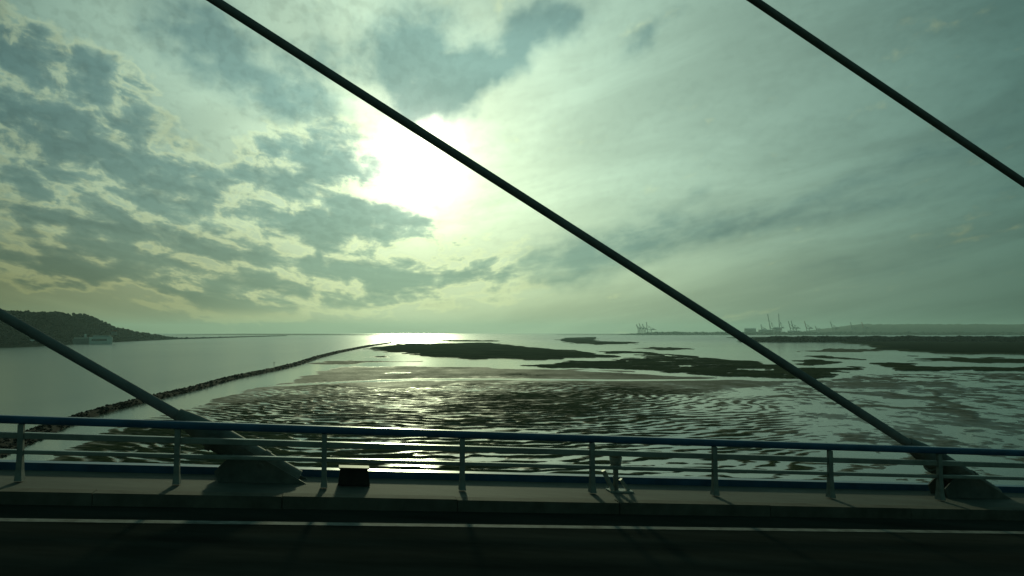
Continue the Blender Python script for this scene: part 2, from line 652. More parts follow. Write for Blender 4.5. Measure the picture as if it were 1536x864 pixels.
    area([(1185, 527), (1230, 523), (1330, 522), (1320, 527), (1240, 529)], 0.10, .4)
    area([(1318, 546), (1344, 543.5), (1370, 548.5), (1432, 550.5), (2300, 549), (2300, 556), (1420, 555), (1346, 557.5), (1334, 552)], 1.0, .5)
    area([(1365, 538.5), (1414, 534), (1458, 537), (2300, 538), (2300, 546), (1470, 545), (1414, 541.5), (1370, 543)], 0.5, .5)
    area([(1245, 568), (1320, 565), (1335, 569), (1400, 574), (1300, 583), (1250, 580)], 0.16, 1, 'add')
    # salt marsh at the far right
    area([(1090, 506.5), (1160, 505), (1300, 504), (2300, 503.5), (2300, 534), (1513, 531), (1400, 529), (1330, 524), (1300, 517), (1250, 513.5), (1180, 511.5), (1130, 510)], 2.6, .8)
    h -= 2.3 * sst(-1, 1, sdist(wx, wy, pw([(1380, 513), (1450, 511.5), (1540, 512), (2300, 512), (2300, 514.5), (1480, 514)])) / (soft * .5))
    # low mud lines
    for line, w, up in (([(1325, 587), (1345, 595), (1396, 597), (1430, 605), (1455, 612)], 3.5, .35),
                        ([(1388, 584), (1397, 588), (1397, 597)], 2.0, .4),
                        ([(1300, 608), (1350, 612), (1400, 611), (1440, 615), (1447, 625), (1460, 632)], 4, .35)):
        h += up * np.exp(-(pdist(wx * .3 + X * .7, wy * .3 + Y * .7, pw(line)) / w) ** 2)
    h += np.where(h > -0.5, 0.05 * fbm(X / 9, Y / 9, 3) * np.clip(1.6 - D / 900, 0, 1), 0)
    h = np.where(D > 6900, np.minimum(h, -1.0), h)
    # wave-worked surface of the standing banks
    bk = np.clip(bank1 + b3 + (h > 0.5), 0, 1) * (h > 0.1)
    h += bk * (0.16 * fbm(X / 26, Y / 14 + 3, 5, .65) + 0.07 * np.sin(ph * 2 * np.pi * .8) * np.clip(1.4 - D / 2000, .2, 1))
    wz = plain * (0.06 + 0.30 * (1 - fade) * rz + 0.26 * (1 - rz) + 0.22 * rt) * (1 + 0.9 * big) + 0.03
    wz = np.clip(wz * (1 - bank1) * (1 - b3), 0, 1) * (h < 1.0)
    o = grid_mesh('mudflat', X, Y, h, M_MUD)
    wa = o.data.attributes.new('wetness', 'FLOAT', 'POINT')
    wa.data.foreach_set('value', wz.reshape(-1).astype(np.float32))
    tag(o, kind='structure')


build_flats()

# --------------------------------------------------------------- the bridge
SLOPE = -0.0560
UH = Vector((0.98045, 0.19677, 0))                # along the deck, to the right
NH = Vector((-0.19677, 0.98045, 0))               # across the deck, away from the bus
BM = Matrix((UH.to_4d() * 0, UH.to_4d() * 0, UH.to_4d() * 0, UH.to_4d() * 0))
BM = Matrix(((UH.x, NH.x, 0, 0), (UH.y, NH.y, 0, 0), (SLOPE, 0, 1, CAM_H), (0, 0, 0, 1)))


def bp_(u, n, hh):
    return BM @ Vector((u, n, hh))


def bobj(name, bm, m, parent=None, smooth=False):
    """bridge piece modelled in (along, across, height) and set on the sloping deck"""
    bmesh.ops.transform(bm, matrix=BM, verts=bm.verts)
    if parent is not None:
        bmesh.ops.translate(bm, vec=-parent.matrix_basis.translation if True else 0, verts=bm.verts)
    return obj(name, bm, m, parent, smooth)


M_ASPH = mat('asphalt', (0.034, 0.036, 0.031), 0.95, 0.0, var=0.35, scale=1.3, bump=0.4, bscale=60, stretch=(0.25, 1, 1))
M_PAINT = mat('worn_white_paint', (0.20, 0.20, 0.185), 0.85, 0.1, var=0.45, scale=4.0)
M_FOOT = mat('footway_coating', (0.105, 0.115, 0.100), 0.85, 0.2, var=0.3, scale=1.6, bump=0.2, bscale=40, stretch=(0.4, 1, 1))
M_KERB = mat('kerb_concrete', (0.11, 0.105, 0.085), 0.9, 0.2, var=0.35, scale=2.0, bump=0.3, bscale=25)
M_BLUE = mat('blue_paint', (0.030, 0.100, 0.190), 0.28, 0.5, var=0.25, scale=3.0)
M_RAIL = mat('grey_rail_paint', (0.24, 0.26, 0.235), 0.26, 0.5, var=0.25, scale=3.0)
M_POST = mat('dark_post_paint', (0.20, 0.22, 0.20), 0.55, 0.4, var=0.3, scale=6.0)
M_STEEL = mat('galvanised_bracket', (0.33, 0.34, 0.30), 0.5, 0.5, var=0.25, scale=8.0)
M_CABLE = mat('cable_sheath', (0.19, 0.20, 0.195), 0.85, 0.08, var=0.25, scale=1.5)
M_SLEEVE = mat('sleeve_paint', (0.15, 0.165, 0.15), 0.7, 0.2, var=0.3, scale=3.0)
M_BOX = mat('dark_box_paint', (0.030, 0.030, 0.024), 0.6, 0.3, var=0.3, scale=5.0)

U0, U1 = -60.0, 70.0
bm = bmesh.new()
box(bm, U0, U1, -7.0, 15.02, -3.6, -3.0)
tag(bobj('road', bm, M_ASPH), kind='structure')
bm = bmesh.new()
box(bm, U0, U1, 13.80, 14.01, -2.998, -2.994)
tag(bobj('lane_marking', bm, M_PAINT), kind='structure')
bm = bmesh.new()
nk = 44
for i in range(nk):                                 # precast kerb lengths with open joints
    a = U0 + (U1 - U0) * i / nk
    b = U0 + (U1 - U0) * (i + 1) / nk
    vs = box(bm, a + .006, b - .006, 15.022, 15.34, -3.3, -2.795 + random.uniform(-.006, .006))
tag(bobj('kerb', bm, M_KERB), kind='structure')
bm = bmesh.new()
box(bm, U0, U1, 15.342, 17.15, -3.35, -2.802)
tag(bobj('footway', bm, M_FOOT), kind='structure')
bm = bmesh.new()
box(bm, U0, U1, 17.152, 17.42, -2.95, -2.665)
tag(bobj('deck_edge', bm, M_BLUE), kind='structure')
bm = bmesh.new()
vs = [(-7, -3.602), (17.28, -3.40), (17.28, -2.96), (17.9, -3.5), (13.5, -6.0), (-3, -6.0)]
for u in (U0, U1):
    pass
r0 = [bm.verts.new((U0, n, h)) for n, h in ((-7, -3.605), (17.15, -3.605), (17.15, -2.96), (17.40, -2.96), (18.0, -3.6), (13.5, -6.2), (-3, -6.2))]
r1 = [bm.verts.new((U1, n, h)) for n, h in ((-7, -3.605), (17.15, -3.605), (17.15, -2.96), (17.40, -2.96), (18.0, -3.6), (13.5, -6.2), (-3, -6.2))]
for i in range(7):
    bm.faces.new((r0[i], r0[(i + 1) % 7], r1[(i + 1) % 7], r1[i]))
bm.faces.new(r0); bm.faces.new(r1[::-1])
tag(bobj('bridge_deck', bm, M_FOOT), kind='structure')


# railing -------------------------------------------------------------------
rail_root = empty('railing', bp_(0, 16.0, -2.80), 'long railing with a blue handrail and grey bars along the bridge footway', 'railing')
RN = 16.0


def bpart(name, bm, m, root, smooth=False):
    bmesh.ops.transform(bm, matrix=BM, verts=bm.verts)
    bmesh.ops.translate(bm, vec=-root.location, verts=bm.verts)
    return obj(name, bm, m, root, smooth)


def rounded_bar(bm, u0, u1, nc, hc, wn, wh, bev, step=10):
    prof = []
    for sx, sz in ((-1, -1), (1, -1), (1, 1), (-1, 1)):
        c0, c1 = nc + sx * (wn / 2 - bev), hc + sz * (wh / 2 - bev)
        a0 = {(-1, -1): 180, (1, -1): 270, (1, 1): 0, (-1, 1): 90}[(sx, sz)]
        for k in range(4):
            q = R(a0 + 30 * k)
            prof.append((c0 + bev * math.cos(q), c1 + bev * math.sin(q)))
    A = [bm.verts.new((u0, p[0], p[1])) for p in prof]
    B = [bm.verts.new((u1, p[0], p[1])) for p in prof]
    n = len(prof)
    for i in range(n):
        bm.faces.new((A[i], A[(i + 1) % n], B[(i + 1) % n], B[i]))
    bm.faces.new(A[::-1]); bm.faces.new(B)


bm = bmesh.new(); rounded_bar(bm, -50, 60, RN, -1.770, 0.19, 0.135, 0.035)
bpart('handrail', bm, M_BLUE, rail_root, True).data.set_sharp_from_angle(angle=R(50))
bm = bmesh.new(); rounded_bar(bm, -50, 60, RN + .01, -2.035, 0.15, 0.105, 0.015)
bpart('rail', bm, M_RAIL, rail_root)
bm = bmesh.new(); rounded_bar(bm, -50, 60, RN + .01, -2.310, 0.13, 0.070, 0.015)
bpart('rail', bm, M_RAIL, rail_root)


def post_mesh():
    bm = bmesh.new()
    # plate post, wider towards its foot
    prof = [(-2.78, -.11, .10), (-2.62, -.085, .085), (-2.35, -.06, .055), (-2.0, -.055, .05), (-1.842, -.05, .05)]
    for s in (-.05, .05):
        pass
    ring = []
    for hh, n0, n1 in prof:
        w = .045 if hh > -2.7 else .06
        ring.append([bm.verts.new((u, RN - .045 + n, hh)) for u, n in ((-w, n0), (w, n0), (w, n1 - .02), (-w, n1 - .02))])
    for i in range(len(ring) - 1):
        for k in range(4):
            bm.faces.new((ring[i][k], ring[i][(k + 1) % 4], ring[i + 1][(k + 1) % 4], ring[i + 1][k]))
    bm.faces.new(ring[0][::-1]); bm.faces.new(ring[-1])
    return bm


def plate_mesh():
    bm = bmesh.new()
    box(bm, -.16, .16, RN - .20, RN + .14, -2.802, -2.776)
    for u in (-.12, .12):
        for n in (RN - .16, RN + .10):
            tube(bm, [(u, n, -2.776), (u, n, -2.735)], .022, 6)
    vs = [bm.verts.new(p) for p in ((-.13, RN - .02, -2.775), (-.046, RN - .02, -2.775), (-.046, RN - .02, -2.62),
                                    (-.13, RN + .01, -2.775), (-.046, RN + .01, -2.775), (-.046, RN + .01, -2.62))]
    for f in ((0, 1, 2), (5, 4, 3), (0, 3, 4, 1), (1, 4, 5, 2), (2, 5, 3, 0)):
        bm.faces.new([vs[i] for i in f])
    return bm


pm = pl = cl = None
lin = Matrix(((UH.x, NH.x, 0), (UH.y, NH.y, 0), (SLOPE, 0, 1)))
post_src = None
for i, u in enumerate([-0.24 + 2.5 * k for k in range(-18, 24)]):
    if post_src is None:
        bm = post_mesh()
        p = bpart('post', bm, M_POST, rail_root)
        bm = plate_mesh()
        q = bpart('base_plate', bm, M_POST, p)
        bm = bmesh.new()
        box(bm, -.20, -.055, RN - .10, RN - .05, -2.70, -2.665)
        box(bm, -.20, -.17, RN - .10, RN - .05, -2.776, -2.70)
        c = bpart('bracket', bm, M_STEEL, p)
        # children sit in the post's own frame
        post_src = (p, q, c)
    else:
        p0, q0, c0 = post_src
        p, q, c = p0.copy(), q0.copy(), c0.copy()
        for o, par in ((p, rail_root), (q, p), (c, p)):
            COL.objects.link(o)
            o.parent = par
    p.location = lin @ Vector((u, 0, 0))

# stay cables -----------------------------------------------------------------
def cam_px(p):
    p = Vector(p) - Vector((0, 0, CAM_H))
    c, s = math.cos(PITCH), math.sin(PITCH)
    d = p.y * c + p.z * s
    return CX + F_PX * p.x / d, CY - F_PX * (-p.y * s + p.z * c) / d


def anchor_u(x):
    """deck station seen under picture column x, at the cable anchorages"""
    lo, hi = -40, 60
    for _ in range(60):
        m_ = (lo + hi) / 2
        if cam_px(bp_(m_, 16.6, -2.75))[0] < x: lo = m_
        else: hi = m_
    return lo


ua, ub = anchor_u(436), anchor_u(1484)
anchors = [ua, ub, 2 * ub - ua]
LEAN = -10.5 / 130
cable_spec = [
    (anchors[0], (25, 480), 'dark stay cable at the lower left crossing in front of the wooded hill'),
    (anchors[1], (630, 193), 'dark stay cable slanting across the sun and down to the railing'),
    (anchors[2], (1340, 138), 'dark stay cable crossing the upper right corner of the sky'),
]
for u, (tx, ty), lab in cable_spec:
    lo, hi = 0.1, 3.0
    best = None
    for rise in np.linspace(0.2, 2.0, 901):
        # walk along the cable to picture column tx
        a, b = 0.0, 150.0
        dv = Vector((-1, LEAN * rise, rise))
        A0 = Vector((u, 16.6, -2.72))
        for _ in range(50):
            m_ = (a + b) / 2
            q = A0 + dv * m_
            P = bp_(*q)
            ok = P.y > 1 and cam_px(P)[0] > tx
            if ok: a = m_
            else: b = m_
        e = abs(cam_px(bp_(*(A0 + dv * a)))[1] - ty)
        if best is None or e < best[0]:
            best = (e, rise)
    rise = best[1]
    dv = Vector((-1, LEAN * rise, rise))
    A0 = Vector((u, 16.6, -2.78))
    root = empty('stay_cable', bp_(*A0), lab, 'cable', 'stay cables of the bridge')
    dn = dv.normalized()
    L = 120.0 / rise * dv.length / 1.0
    bm = bmesh.new()
    pts = []
    for k in range(25):
        s = 1.2 + (L - 1.2) * (k / 24) ** 1.6
        sag = -0.0000 * s
        pts.append(A0 + dn * s + Vector((0, 0, sag)))
    tube(bm, pts, [0.102 - 0.016 * min(1.0, k / 3.0) for k in range(25)], 16)
    bpart('cable', bm, M_CABLE, root, True)
    bm = bmesh.new()
    tube(bm, [A0 + dn * -0.1, A0 + dn * 1.55, A0 + dn * 1.55, A0 + dn * 1.95, A0 + dn * 2.3], [.25, .25, .25, .20, .135], 20)
    bpart('anchor_sleeve', bm, M_SLEEVE, root, True).data.set_sharp_from_angle(angle=R(40))
    for q_, r_ in ((1.50, .285), (0.55, .275)):
        bm = bmesh.new(); tube(bm, [A0 + dn * q_, A0 + dn * (q_ + .1)], r_, 20); bpart('collar', bm, M_SLEEVE, root)
    # gusset that carries the anchorage
    for nn in (16.33, 16.85):
        bm = bmesh.new()
        prof = [(u + .30, -2.80), (u - 1.25, -2.80), (u - 1.32, -2.62), (u - .95 , -2.80 + .95 * rise + .02), (u - .80, -2.80 + .95 * rise + .08)]
        A = [bm.verts.new((p[0], nn - .02, p[1])) for p in prof]
        B = [bm.verts.new((p[0], nn + .02, p[1])) for p in prof]
        for i in range(5):
            bm.faces.new((A[i], A[(i + 1) % 5], B[(i + 1) % 5], B[i]))
        bm.faces.new(A[::-1]); bm.faces.new(B)
        bpart('gusset', bm, M_SLEEVE, root)

# small equipment on the footway ------------------------------------------------
def u_at(x, n, hh):
    lo, hi = -40, 60
    for _ in range(60):
        m_ = (lo + hi) / 2
        if cam_px(bp_(m_, n, hh))[0] < x: lo = m_
        else: hi = m_
    return lo


ue = u_at(531, 16.3, -2.65)
root = empty('equipment_box', bp_(ue, 16.3, -2.80), 'small dark equipment box on the footway right of the lower left cable foot', 'box')
bm = bmesh.new()
vs = box(bm, ue - .29, ue + .29, 16.17, 16.45, -2.785, -2.49)
for v_ in vs[4:]:
    v_.co.x = ue + (v_.co.x - ue) * .86
bpart('body', bm, M_BOX, root)
bm = bmesh.new(); box(bm, ue - .275, ue + .275, 16.15, 16.47, -2.488, -2.462); bpart('lid', bm, M_BOX, root)
for k in (-.2, .2):
    bm = bmesh.new(); box(bm, ue + k - .03, ue + k + .03, 16.2, 16.42, -2.80, -2.786); bpart('foot', bm, M_BOX, root)

ur = u_at(925, 16.25, -2.55)
root = empty('drain_bracket', bp_(ur, 16.25, -2.80), 'pale slanting steel bracket with a rounded head behind the railing', 'bracket')
bm = bmesh.new()
tube(bm, [(ur - .02, 16.25, -2.33), (ur - .02, 16.25, -2.14)], [.10, .13], 14)
tube(bm, [(ur - .02, 16.25, -2.14), (ur - .02, 16.25, -2.08)], [.13, .07], 14)
bpart('head', bm, M_RAIL, root, True)
bm = bmesh.new(); tube(bm, [(ur - .02, 16.25, -2.80), (ur - .02, 16.25, -2.32)], .055, 12); bpart('stem', bm, M_RAIL, root, True)
bm = bmesh.new()
beam(bm, (ur - .29, 16.2, -2.40), (ur - .10, 16.2, -2.76), .11, .07)
bpart('strut', bm, M_STEEL, root)
bm = bmesh.new()
beam(bm, (ur + .06, 16.2, -2.56), (ur + .22, 16.2, -2.77), .10, .06)
bpart('strut', bm, M_STEEL, root)
bm = bmesh.new(); box(bm, ur - .18, ur + .30, 16.1, 16.4, -2.802, -2.772); bpart('base_plate', bm, M_STEEL, root)

# ------------------------------------------------------------ the rock dike
M_ROCK = mat('dike_rock', (0.013, 0.014, 0.012), 0.95, 0.04, var=0.3, scale=0.6, bump=0.4, bscale=3)
dike_px = [(-130, 720), (-40, 683), (40, 657), (80, 642), (120, 627), (163, 615), (210, 603.5), (240, 596), (292, 584), (344, 569), (396, 558.5),
           (417, 554), (448, 546), (475, 537), (507, 529), (540, 522.3), (560, 518.5), (586, 514.5)]
dike_c = [gp(x, y) for x, y in dike_px]
dike = empty('rock_dike', dike_c[6], 'long dark rock dike running out between the open channel and the mud flats', 'dike')
d0 = dike.location.copy()
# resample
pts = []
for i in range(len(dike_c) - 1):
    a, b = dike_c[i], dike_c[i + 1]
    n = max(2, int((b - a).length / 4))
    for k in range(n):
        pts.append(a.lerp(b, k / n))
pts.append(dike_c[-1])
P = np.array([p[:] for p in pts])
ker = np.ones(15) / 15
for c in (0, 1):
    pad = np.concatenate([[P[0, c]] * 7, P[:, c], [P[-1, c]] * 7])
    P[:, c] = np.convolve(pad, ker, 'valid')
T = np.gradient(P, axis=0); T /= np.linalg.norm(T, axis=1)[:, None]
S = np.stack([T[:, 1], -T[:, 0]], 1)                    # to the right (flats side)
dist = P[:, 1]
near = np.clip((360 - dist) / 120, 0, 1)
top = 1.7 + np.clip(dist / 1000, 0, 2.2) * 0.9
W = 2.3 + near * 5 + np.clip(dist / 1000, 0, 2.5) * 1.2
prof = [(-1.9, -1.0), (-1.0, .35), (-.5, .9), (0, 1.0), (.45, .9), (1.1, .4), (2.0 , -1.0)]
Xs = np.zeros((len(P), len(prof))); Ys = Xs.copy(); Zs = Xs.copy()
for j, (s, z) in enumerate(prof):
    jig = 0.5 * fbm(P[:, 0] / 6 + j * 9, P[:, 1] / 6, 3)
    off = s * W + jig * 1.6
    Xs[:, j] = P[:, 0] + S[:, 0] * off - d0.x
    Ys[:, j] = P[:, 1] + S[:, 1] * off - d0.y
    Zs[:, j] = z * top + (jig * .7 if z > 0 else 0)
core = grid_mesh('core', Xs, Ys, Zs, M_ROCK, False)
core.parent = dike
# rubble: unequal angular stones
ico_v, ico_f = [], []
bm = bmesh.new(); bmesh.ops.create_icosphere(bm, subdivisions=1, radius=1.0)
ico_v = np.array([v_.co[:] for v_ in bm.verts]); ico_f = np.array([[q.index for q in f.verts] for f in bm.faces]); bm.free()


def stones(n, where, rad, seed, jag=.35, flat=.7):
    rng = np.random.RandomState(seed)
    V, Fc = [], []
    for k in range(n):
        c, r = where(rng)
        if c is None: continue
        rr = r * rng.uniform(.75, 1.25, 3); rr[2] *= flat
        v_ = ico_v * (1 + rng.uniform(-jag, jag, (len(ico_v), 1)))
        a = rng.rand() * 6.28
        ca, sa = math.cos(a), math.sin(a)
        v_ = v_ * rr
        v_ = np.stack([v_[:, 0] * ca - v_[:, 1] * sa, v_[:, 0] * sa + v_[:, 1] * ca, v_[:, 2]], 1) + c
        Fc.append(ico_f + len(V) * len(ico_v)); V.append(v_)
    return np.concatenate(V), np.concatenate(Fc).tolist()


cum = np.concatenate([[0], np.cumsum(np.linalg.norm(np.diff(P, axis=0), axis=1))])


def dike_spot(rng):
    q = rng.rand() ** 1.7 * cum[-1] * .75
    i = min(np.searchsorted(cum, q), len(P) - 1)
    s = rng.uniform(-1.35, 1.5)
    z = np.interp(s, [p[0] for p in prof], [p[1] for p in prof]) * top[i]
    return np.array([P[i, 0] + S[i, 0] * s * W[i] - d0.x, P[i, 1] + S[i, 1] * s * W[i] - d0.y, max(z, -.1)]) + rng.uniform(-.3, .3, 3), rng.uniform(.3, 0.75) * (1 + dist[i] / 2500)


V, Fc = stones(4200, dike_spot, 1, 3)
tag(soup('stones', V, Fc, M_ROCK, dike), kind='stuff')

M_DARK = mat('tarred_timber', (0.025, 0.024, 0.022), 0.8, 0.2, var=0.3, scale=2)
mp_ = gp(411, 552.5)
mk = empty('marker_post', (mp_.x, mp_.y, 2.2), 'thin marker post standing on the rock dike', 'post')
bm = bmesh.new(); tube(bm, [(0, 0, -.6), (0, 0, 4.6)], [.22, .18], 8); obj('pole', bm, M_DARK, mk)
bm = bmesh.new(); box(bm, -.55, .55, -.3, -.22, 3.6, 4.5); obj('board', bm, M_DARK, mk)

# ----------------------------------------------------- wooded hill at the left
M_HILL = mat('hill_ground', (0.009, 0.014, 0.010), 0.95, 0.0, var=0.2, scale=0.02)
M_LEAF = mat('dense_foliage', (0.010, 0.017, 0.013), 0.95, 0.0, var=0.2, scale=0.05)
shore = [(-230, 531), (-100, 526.5), (0, 522.4), (23, 521.6), (60, 520), (110, 516.6), (165, 513.8), (220, 511), (270, 508.8), (300, 508), (360, 506), (430, 504)]
ridge = [(-230, 458), (-100, 463), (0, 470), (23, 471), (45, 473), (80, 471.5), (100, 474), (128, 475.5), (146, 481), (160, 487), (172, 494.5), (190, 496), (200, 499), (215, 501.5), (240, 505), (270, 507.9), (300, 507.5), (360, 505.8), (430, 503.9)]
sx = np.array([p[0] for p in shore], float); sy = np.array([p[1] for p in shore])
rx = np.array([p[0] for p in ridge], float); ry = np.array([p[1] for p in ridge])
nc, nr = 240, 26
HX, HY, HZ = np.zeros((nr, nc)), np.zeros((nr, nc)), np.zeros((nr, nc))
for j, xx in enumerate(np.linspace(-230, 430, nc)):
    b = gp(xx, np.interp(xx, sx, sy))
    depth = np.interp(xx, [-230, 150, 200, 300, 430], [650, 650, 420, 250, 200])
    dr = b.y + depth
    zt = max(1.2, at(xx, np.interp(xx, rx, ry), dr).z)
    rdir = Vector((b.x, b.y, 0)).normalized()
    for i in range(nr):
        q = i / (nr - 1) * 1.5
        p = b + rdir * (q * depth)
        HX[i, j], HY[i, j] = p.x, p.y
        lo_ = 2.2 if q > 0.015 else -1.0
        prof_h = (sst(0.10, 1.0, np.array(q)) if q <= 1 else 1 - 0.35 * sst(1, 1.5, np.array(q)))
        HZ[i, j] = min(lo_, zt) + (max(zt - lo_, 0)) * float(prof_h) if q > 0.01 else -1.5
HZ += np.where(HZ > 12, 3 * fbm(HX / 90, HY / 90, 3), 0)
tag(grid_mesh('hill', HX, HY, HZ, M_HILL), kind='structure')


def canopy(name, spots, m, label, seed):
    """a far wood: many small lumpy crowns that merge into one mass"""
    rng = np.random.RandomState(seed)
    V, Fc, n = [], [], 0
    for (x, y, z, r, hgt) in spots:
        for c in range(3):
            f_ = rng.uniform(.5, .9)
            v_ = ico_v * (1 + rng.uniform(-.38, .38, (len(ico_v), 1))) * np.array([r * f_, r * f_, hgt * .36])
            v_ = v_ + np.array([x + rng.uniform(-.5, .5) * r, y + rng.uniform(-.5, .5) * r, z + hgt * rng.uniform(.3, .68)])
            V.append(v_); Fc.append(ico_f + n); n += len(ico_v)
    o = soup(name, np.concatenate(V), np.concatenate(Fc).tolist(), m)
    return tag(o, label, 'trees', kind='stuff')


rng = np.random.RandomState(5)
spots = []
for k in range(3600):
    i, j = rng.uniform(2.5, nr - 7), rng.uniform(0, nc - 1.01)
    i0, j0 = int(i), int(j)
    fi, fj = i - i0, j - j0
    def bl(G): return (G[i0, j0] * (1 - fi) + G[i0 + 1, j0] * fi) * (1 - fj) + (G[i0, j0 + 1] * (1 - fi) + G[i0 + 1, j0 + 1] * fi) * fj
    z = bl(HZ)
    if z < 3.0 and rng.rand() < .5: continue
    hh = rng.uniform(7, 13) * (1.35 if rng.rand() < .08 else 1) * (1.0 if z > 12 else .6)
    spots.append((bl(HX), bl(HY), z - 1, rng.uniform(5, 9), hh))
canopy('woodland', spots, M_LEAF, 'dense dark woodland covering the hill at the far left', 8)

# waterfront buildings under the hill
M_WHITE = mat('pale_render', (0.85, 0.87, 0.83), 0.7, 0.3, var=0.12, scale=0.2)
M_WIN = mat('dark_glazing', (0.02, 0.025, 0.03), 0.3, 0.5)
M_ROOFR = mat('red_tile', (0.22, 0.09, 0.06), 0.8, 0.2, var=0.2, scale=0.4)
M_SHED = mat('shed_cladding', (0.25, 0.28, 0.28), 0.7, 0.3, var=0.2, scale=0.2)
M_GREYR = mat('grey_roof', (0.42, 0.45, 0.43), 0.7, 0.3, var=0.15, scale=0.3)


def rounded_block(bm, x0, x1, y0, y1, z0, z1, r):
    prof = [(x0, y0), (x1 - r, y0)]
    for k in range(1, 6):
        q = R(-90 + 18 * k); prof.append((x1 - r + r * math.cos(q), y0 + r + r * math.sin(q)))
    prof += [(x1, y1), (x0, y1)]
    A = [bm.verts.new((p[0], p[1], z0)) for p in prof]
    B = [bm.verts.new((p[0], p[1], z1)) for p in prof]
    n = len(prof)
    for i in range(n): bm.faces.new((A[i], A[(i + 1) % n], B[(i + 1) % n], B[i]))
    bm.faces.new(A[::-1]); bm.faces.new(B)


c = gp(140, 516.3)
sc_ = c.y / F_PX                                         # metres per photo pixel there
wb = empty('waterfront_building', (c.x, c.y, 0), 'long pale building on the waterfront below the wooded hill', 'building')
wb.rotation_euler.z = math.atan2(c.x, -c.y) * 0 - math.atan2(c.x, c.y)
def S_(v_): return v_ * sc_
bm = bmesh.new(); rounded_block(bm, S_(-6), S_(26), 0, 40, -1, S_(10.5), S_(3)); obj('wall', bm, M_WHITE, wb)
bm = bmesh.new(); rounded_block(bm, S_(-1), S_(24), 5, 36, S_(10.5) + .01, S_(13.2), S_(3)); obj('upper_storey', bm, M_GREYR, wb)
bm = bmesh.new(); box(bm, S_(-28), S_(-6) - .01, 4, 34, -1, S_(8.2)); obj('wing', bm, M_SHED, wb)
bm = bmesh.new(); box(bm, S_(-26), S_(-6) - .02, 3, 35, S_(8.2) + .01, S_(10.2)); obj('roof', bm, M_GREYR, wb)
bm = bmesh.new(); box(bm, S_(-12.5), S_(-9.5), 8, 14, S_(10.2) + .01, S_(15.5)); obj('stair_tower', bm, M_WHITE, wb)
wbm = bmesh.new(); box(wbm, 0, S_(2.2), -.25, .1, 0, S_(2.6))
me = bpy.data.meshes.new('window'); wbm.to_mesh(me); wbm.free(); me.materials.append(M_WIN)
for k in range(8):
    o = bpy.data.objects.new('window', me); COL.objects.link(o); o.parent = wb
    o.location = (S_(-2.5 + k * 2.6), 0, S_(5.0))
bm = bmesh.new(); box(bm, S_(-6), S_(23), -.35, .05, S_(9.4), S_(10.2)); obj('cornice', bm, M_WHITE, wb)

c = gp(52, 519.0)
sc_ = c.y / F_PX
sh = empty('waterfront_shed', (c.x, c.y, 0), 'long low grey shed on the quay behind the lower left cable', 'shed')
sh.rotation_euler.z = -math.atan2(c.x, c.y)
bm = bmesh.new(); box(bm, S_(-58), S_(24), 0, 26, -1, S_(6)); obj('wall', bm, M_SHED, sh)
bm = bmesh.new()
A = [bm.verts.new((S_(x_), y_, z_)) for x_ in (-59, 25) for (y_, z_) in ((-1.5, S_(6) + .02), (13, S_(9.5)), (27.5, S_(6) + .02))]
for f in ((0, 1, 4, 3), (1, 2, 5, 4), (0, 3, 5, 2), (0, 2, 1), (3, 4, 5)): bm.faces.new([A[i] for i in f])
obj('roof', bm, M_GREYR, sh)
for k in range(7):
    bm = bmesh.new(); box(bm, S_(-52 + k * 11), S_(-47 + k * 11), -.3, .1, 0, S_(3.6)); obj('door', bm, M_WIN, sh)

c = at(171, 499.5, 2950)
hs = empty('small_house', c, 'small red roofed house among trees at the end of the hill', 'house')
bm = bmesh.new(); box(bm, -8, 8, -5, 5, -6, 5); obj('wall', bm, M_SHED, hs)
bm = bmesh.new()
A = [bm.verts.new(p) for x_ in (-8.8, 8.8) for p in ((x_, -6, 5.02), (x_, 0, 10.5), (x_, 6, 5.02))]
for f in ((0, 1, 4, 3), (1, 2, 5, 4), (0, 3, 5, 2), (0, 2, 1), (3, 4, 5)): bm.faces.new([A[i] for i in f])
obj('roof', bm, M_ROOFR, hs)

# -------------------------------------------------- far shores and the harbour
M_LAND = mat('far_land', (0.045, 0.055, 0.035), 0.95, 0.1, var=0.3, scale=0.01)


def land(name, px0, px1, d0_, d1_, h0, h1, seed, ramp=6, m=M_LAND, dist_fn=None):
    xs = np.linspace(px0, px1, 160)
    rows = 8
    X = np.zeros((rows, 160)); Y = X.copy(); Z = X.copy()
    for j, xx in enumerate(xs):
        da = d0_ if dist_fn is None else dist_fn(xx)
        e = min(j / ramp, (159 - j) / ramp, 1.0)
        for i in range(rows):
            q = i / (rows - 1)
            dd = da + (d1_ - d0_) * q
            X[i, j] = (xx - CX) / F_PX * dd; Y[i, j] = dd
            Z[i, j] = -1.5 if i == 0 else (h0 + (h1 - h0) * float(sst(0.0, .8, np.array(q)))) * e + 1.6 * h1 / 20 * float(fbm(np.array(xx / 9.0 + seed), np.array(q * 3.0), 4)) * e
    return tag(grid_mesh(name, X, Y, Z, m), kind='structure')


# low shore beyond the channel, left of the sun, and a paler one behind
land('far_shore', 225, 600, 11500, 12800, 4, 16, 3, 60)
# plateau behind the port
def plate_d(xx): return 10800 + (xx - 1180) * 1.0
land('hills', 1170, 1800, 15500, 19500, 105, 215, 9, 30)
land('port_land', 835, 1800, 12200, 15200, 4, 9, 14, 30)


def belt(px0, px1, d_, dep, n, h0, h1, r0, r1, seed):
    rng = np.random.RandomState(seed)
    out = []
    for k in range(n):
        xx = rng.uniform(px0, px1); dd = d_ + rng.rand() * dep
        e = min(1.0, (xx - px0) / (0.12 * (px1 - px0)) + .25)
        hh = rng.uniform(h0, h1) * e * (0.9 + .22 * float(fbm(np.array(xx / 25.0), np.array(seed * 1.0), 2)))
        out.append(((xx - CX) / F_PX * dd, dd, 1.5, rng.uniform(r0, r1), max(hh, 3)))
    return out


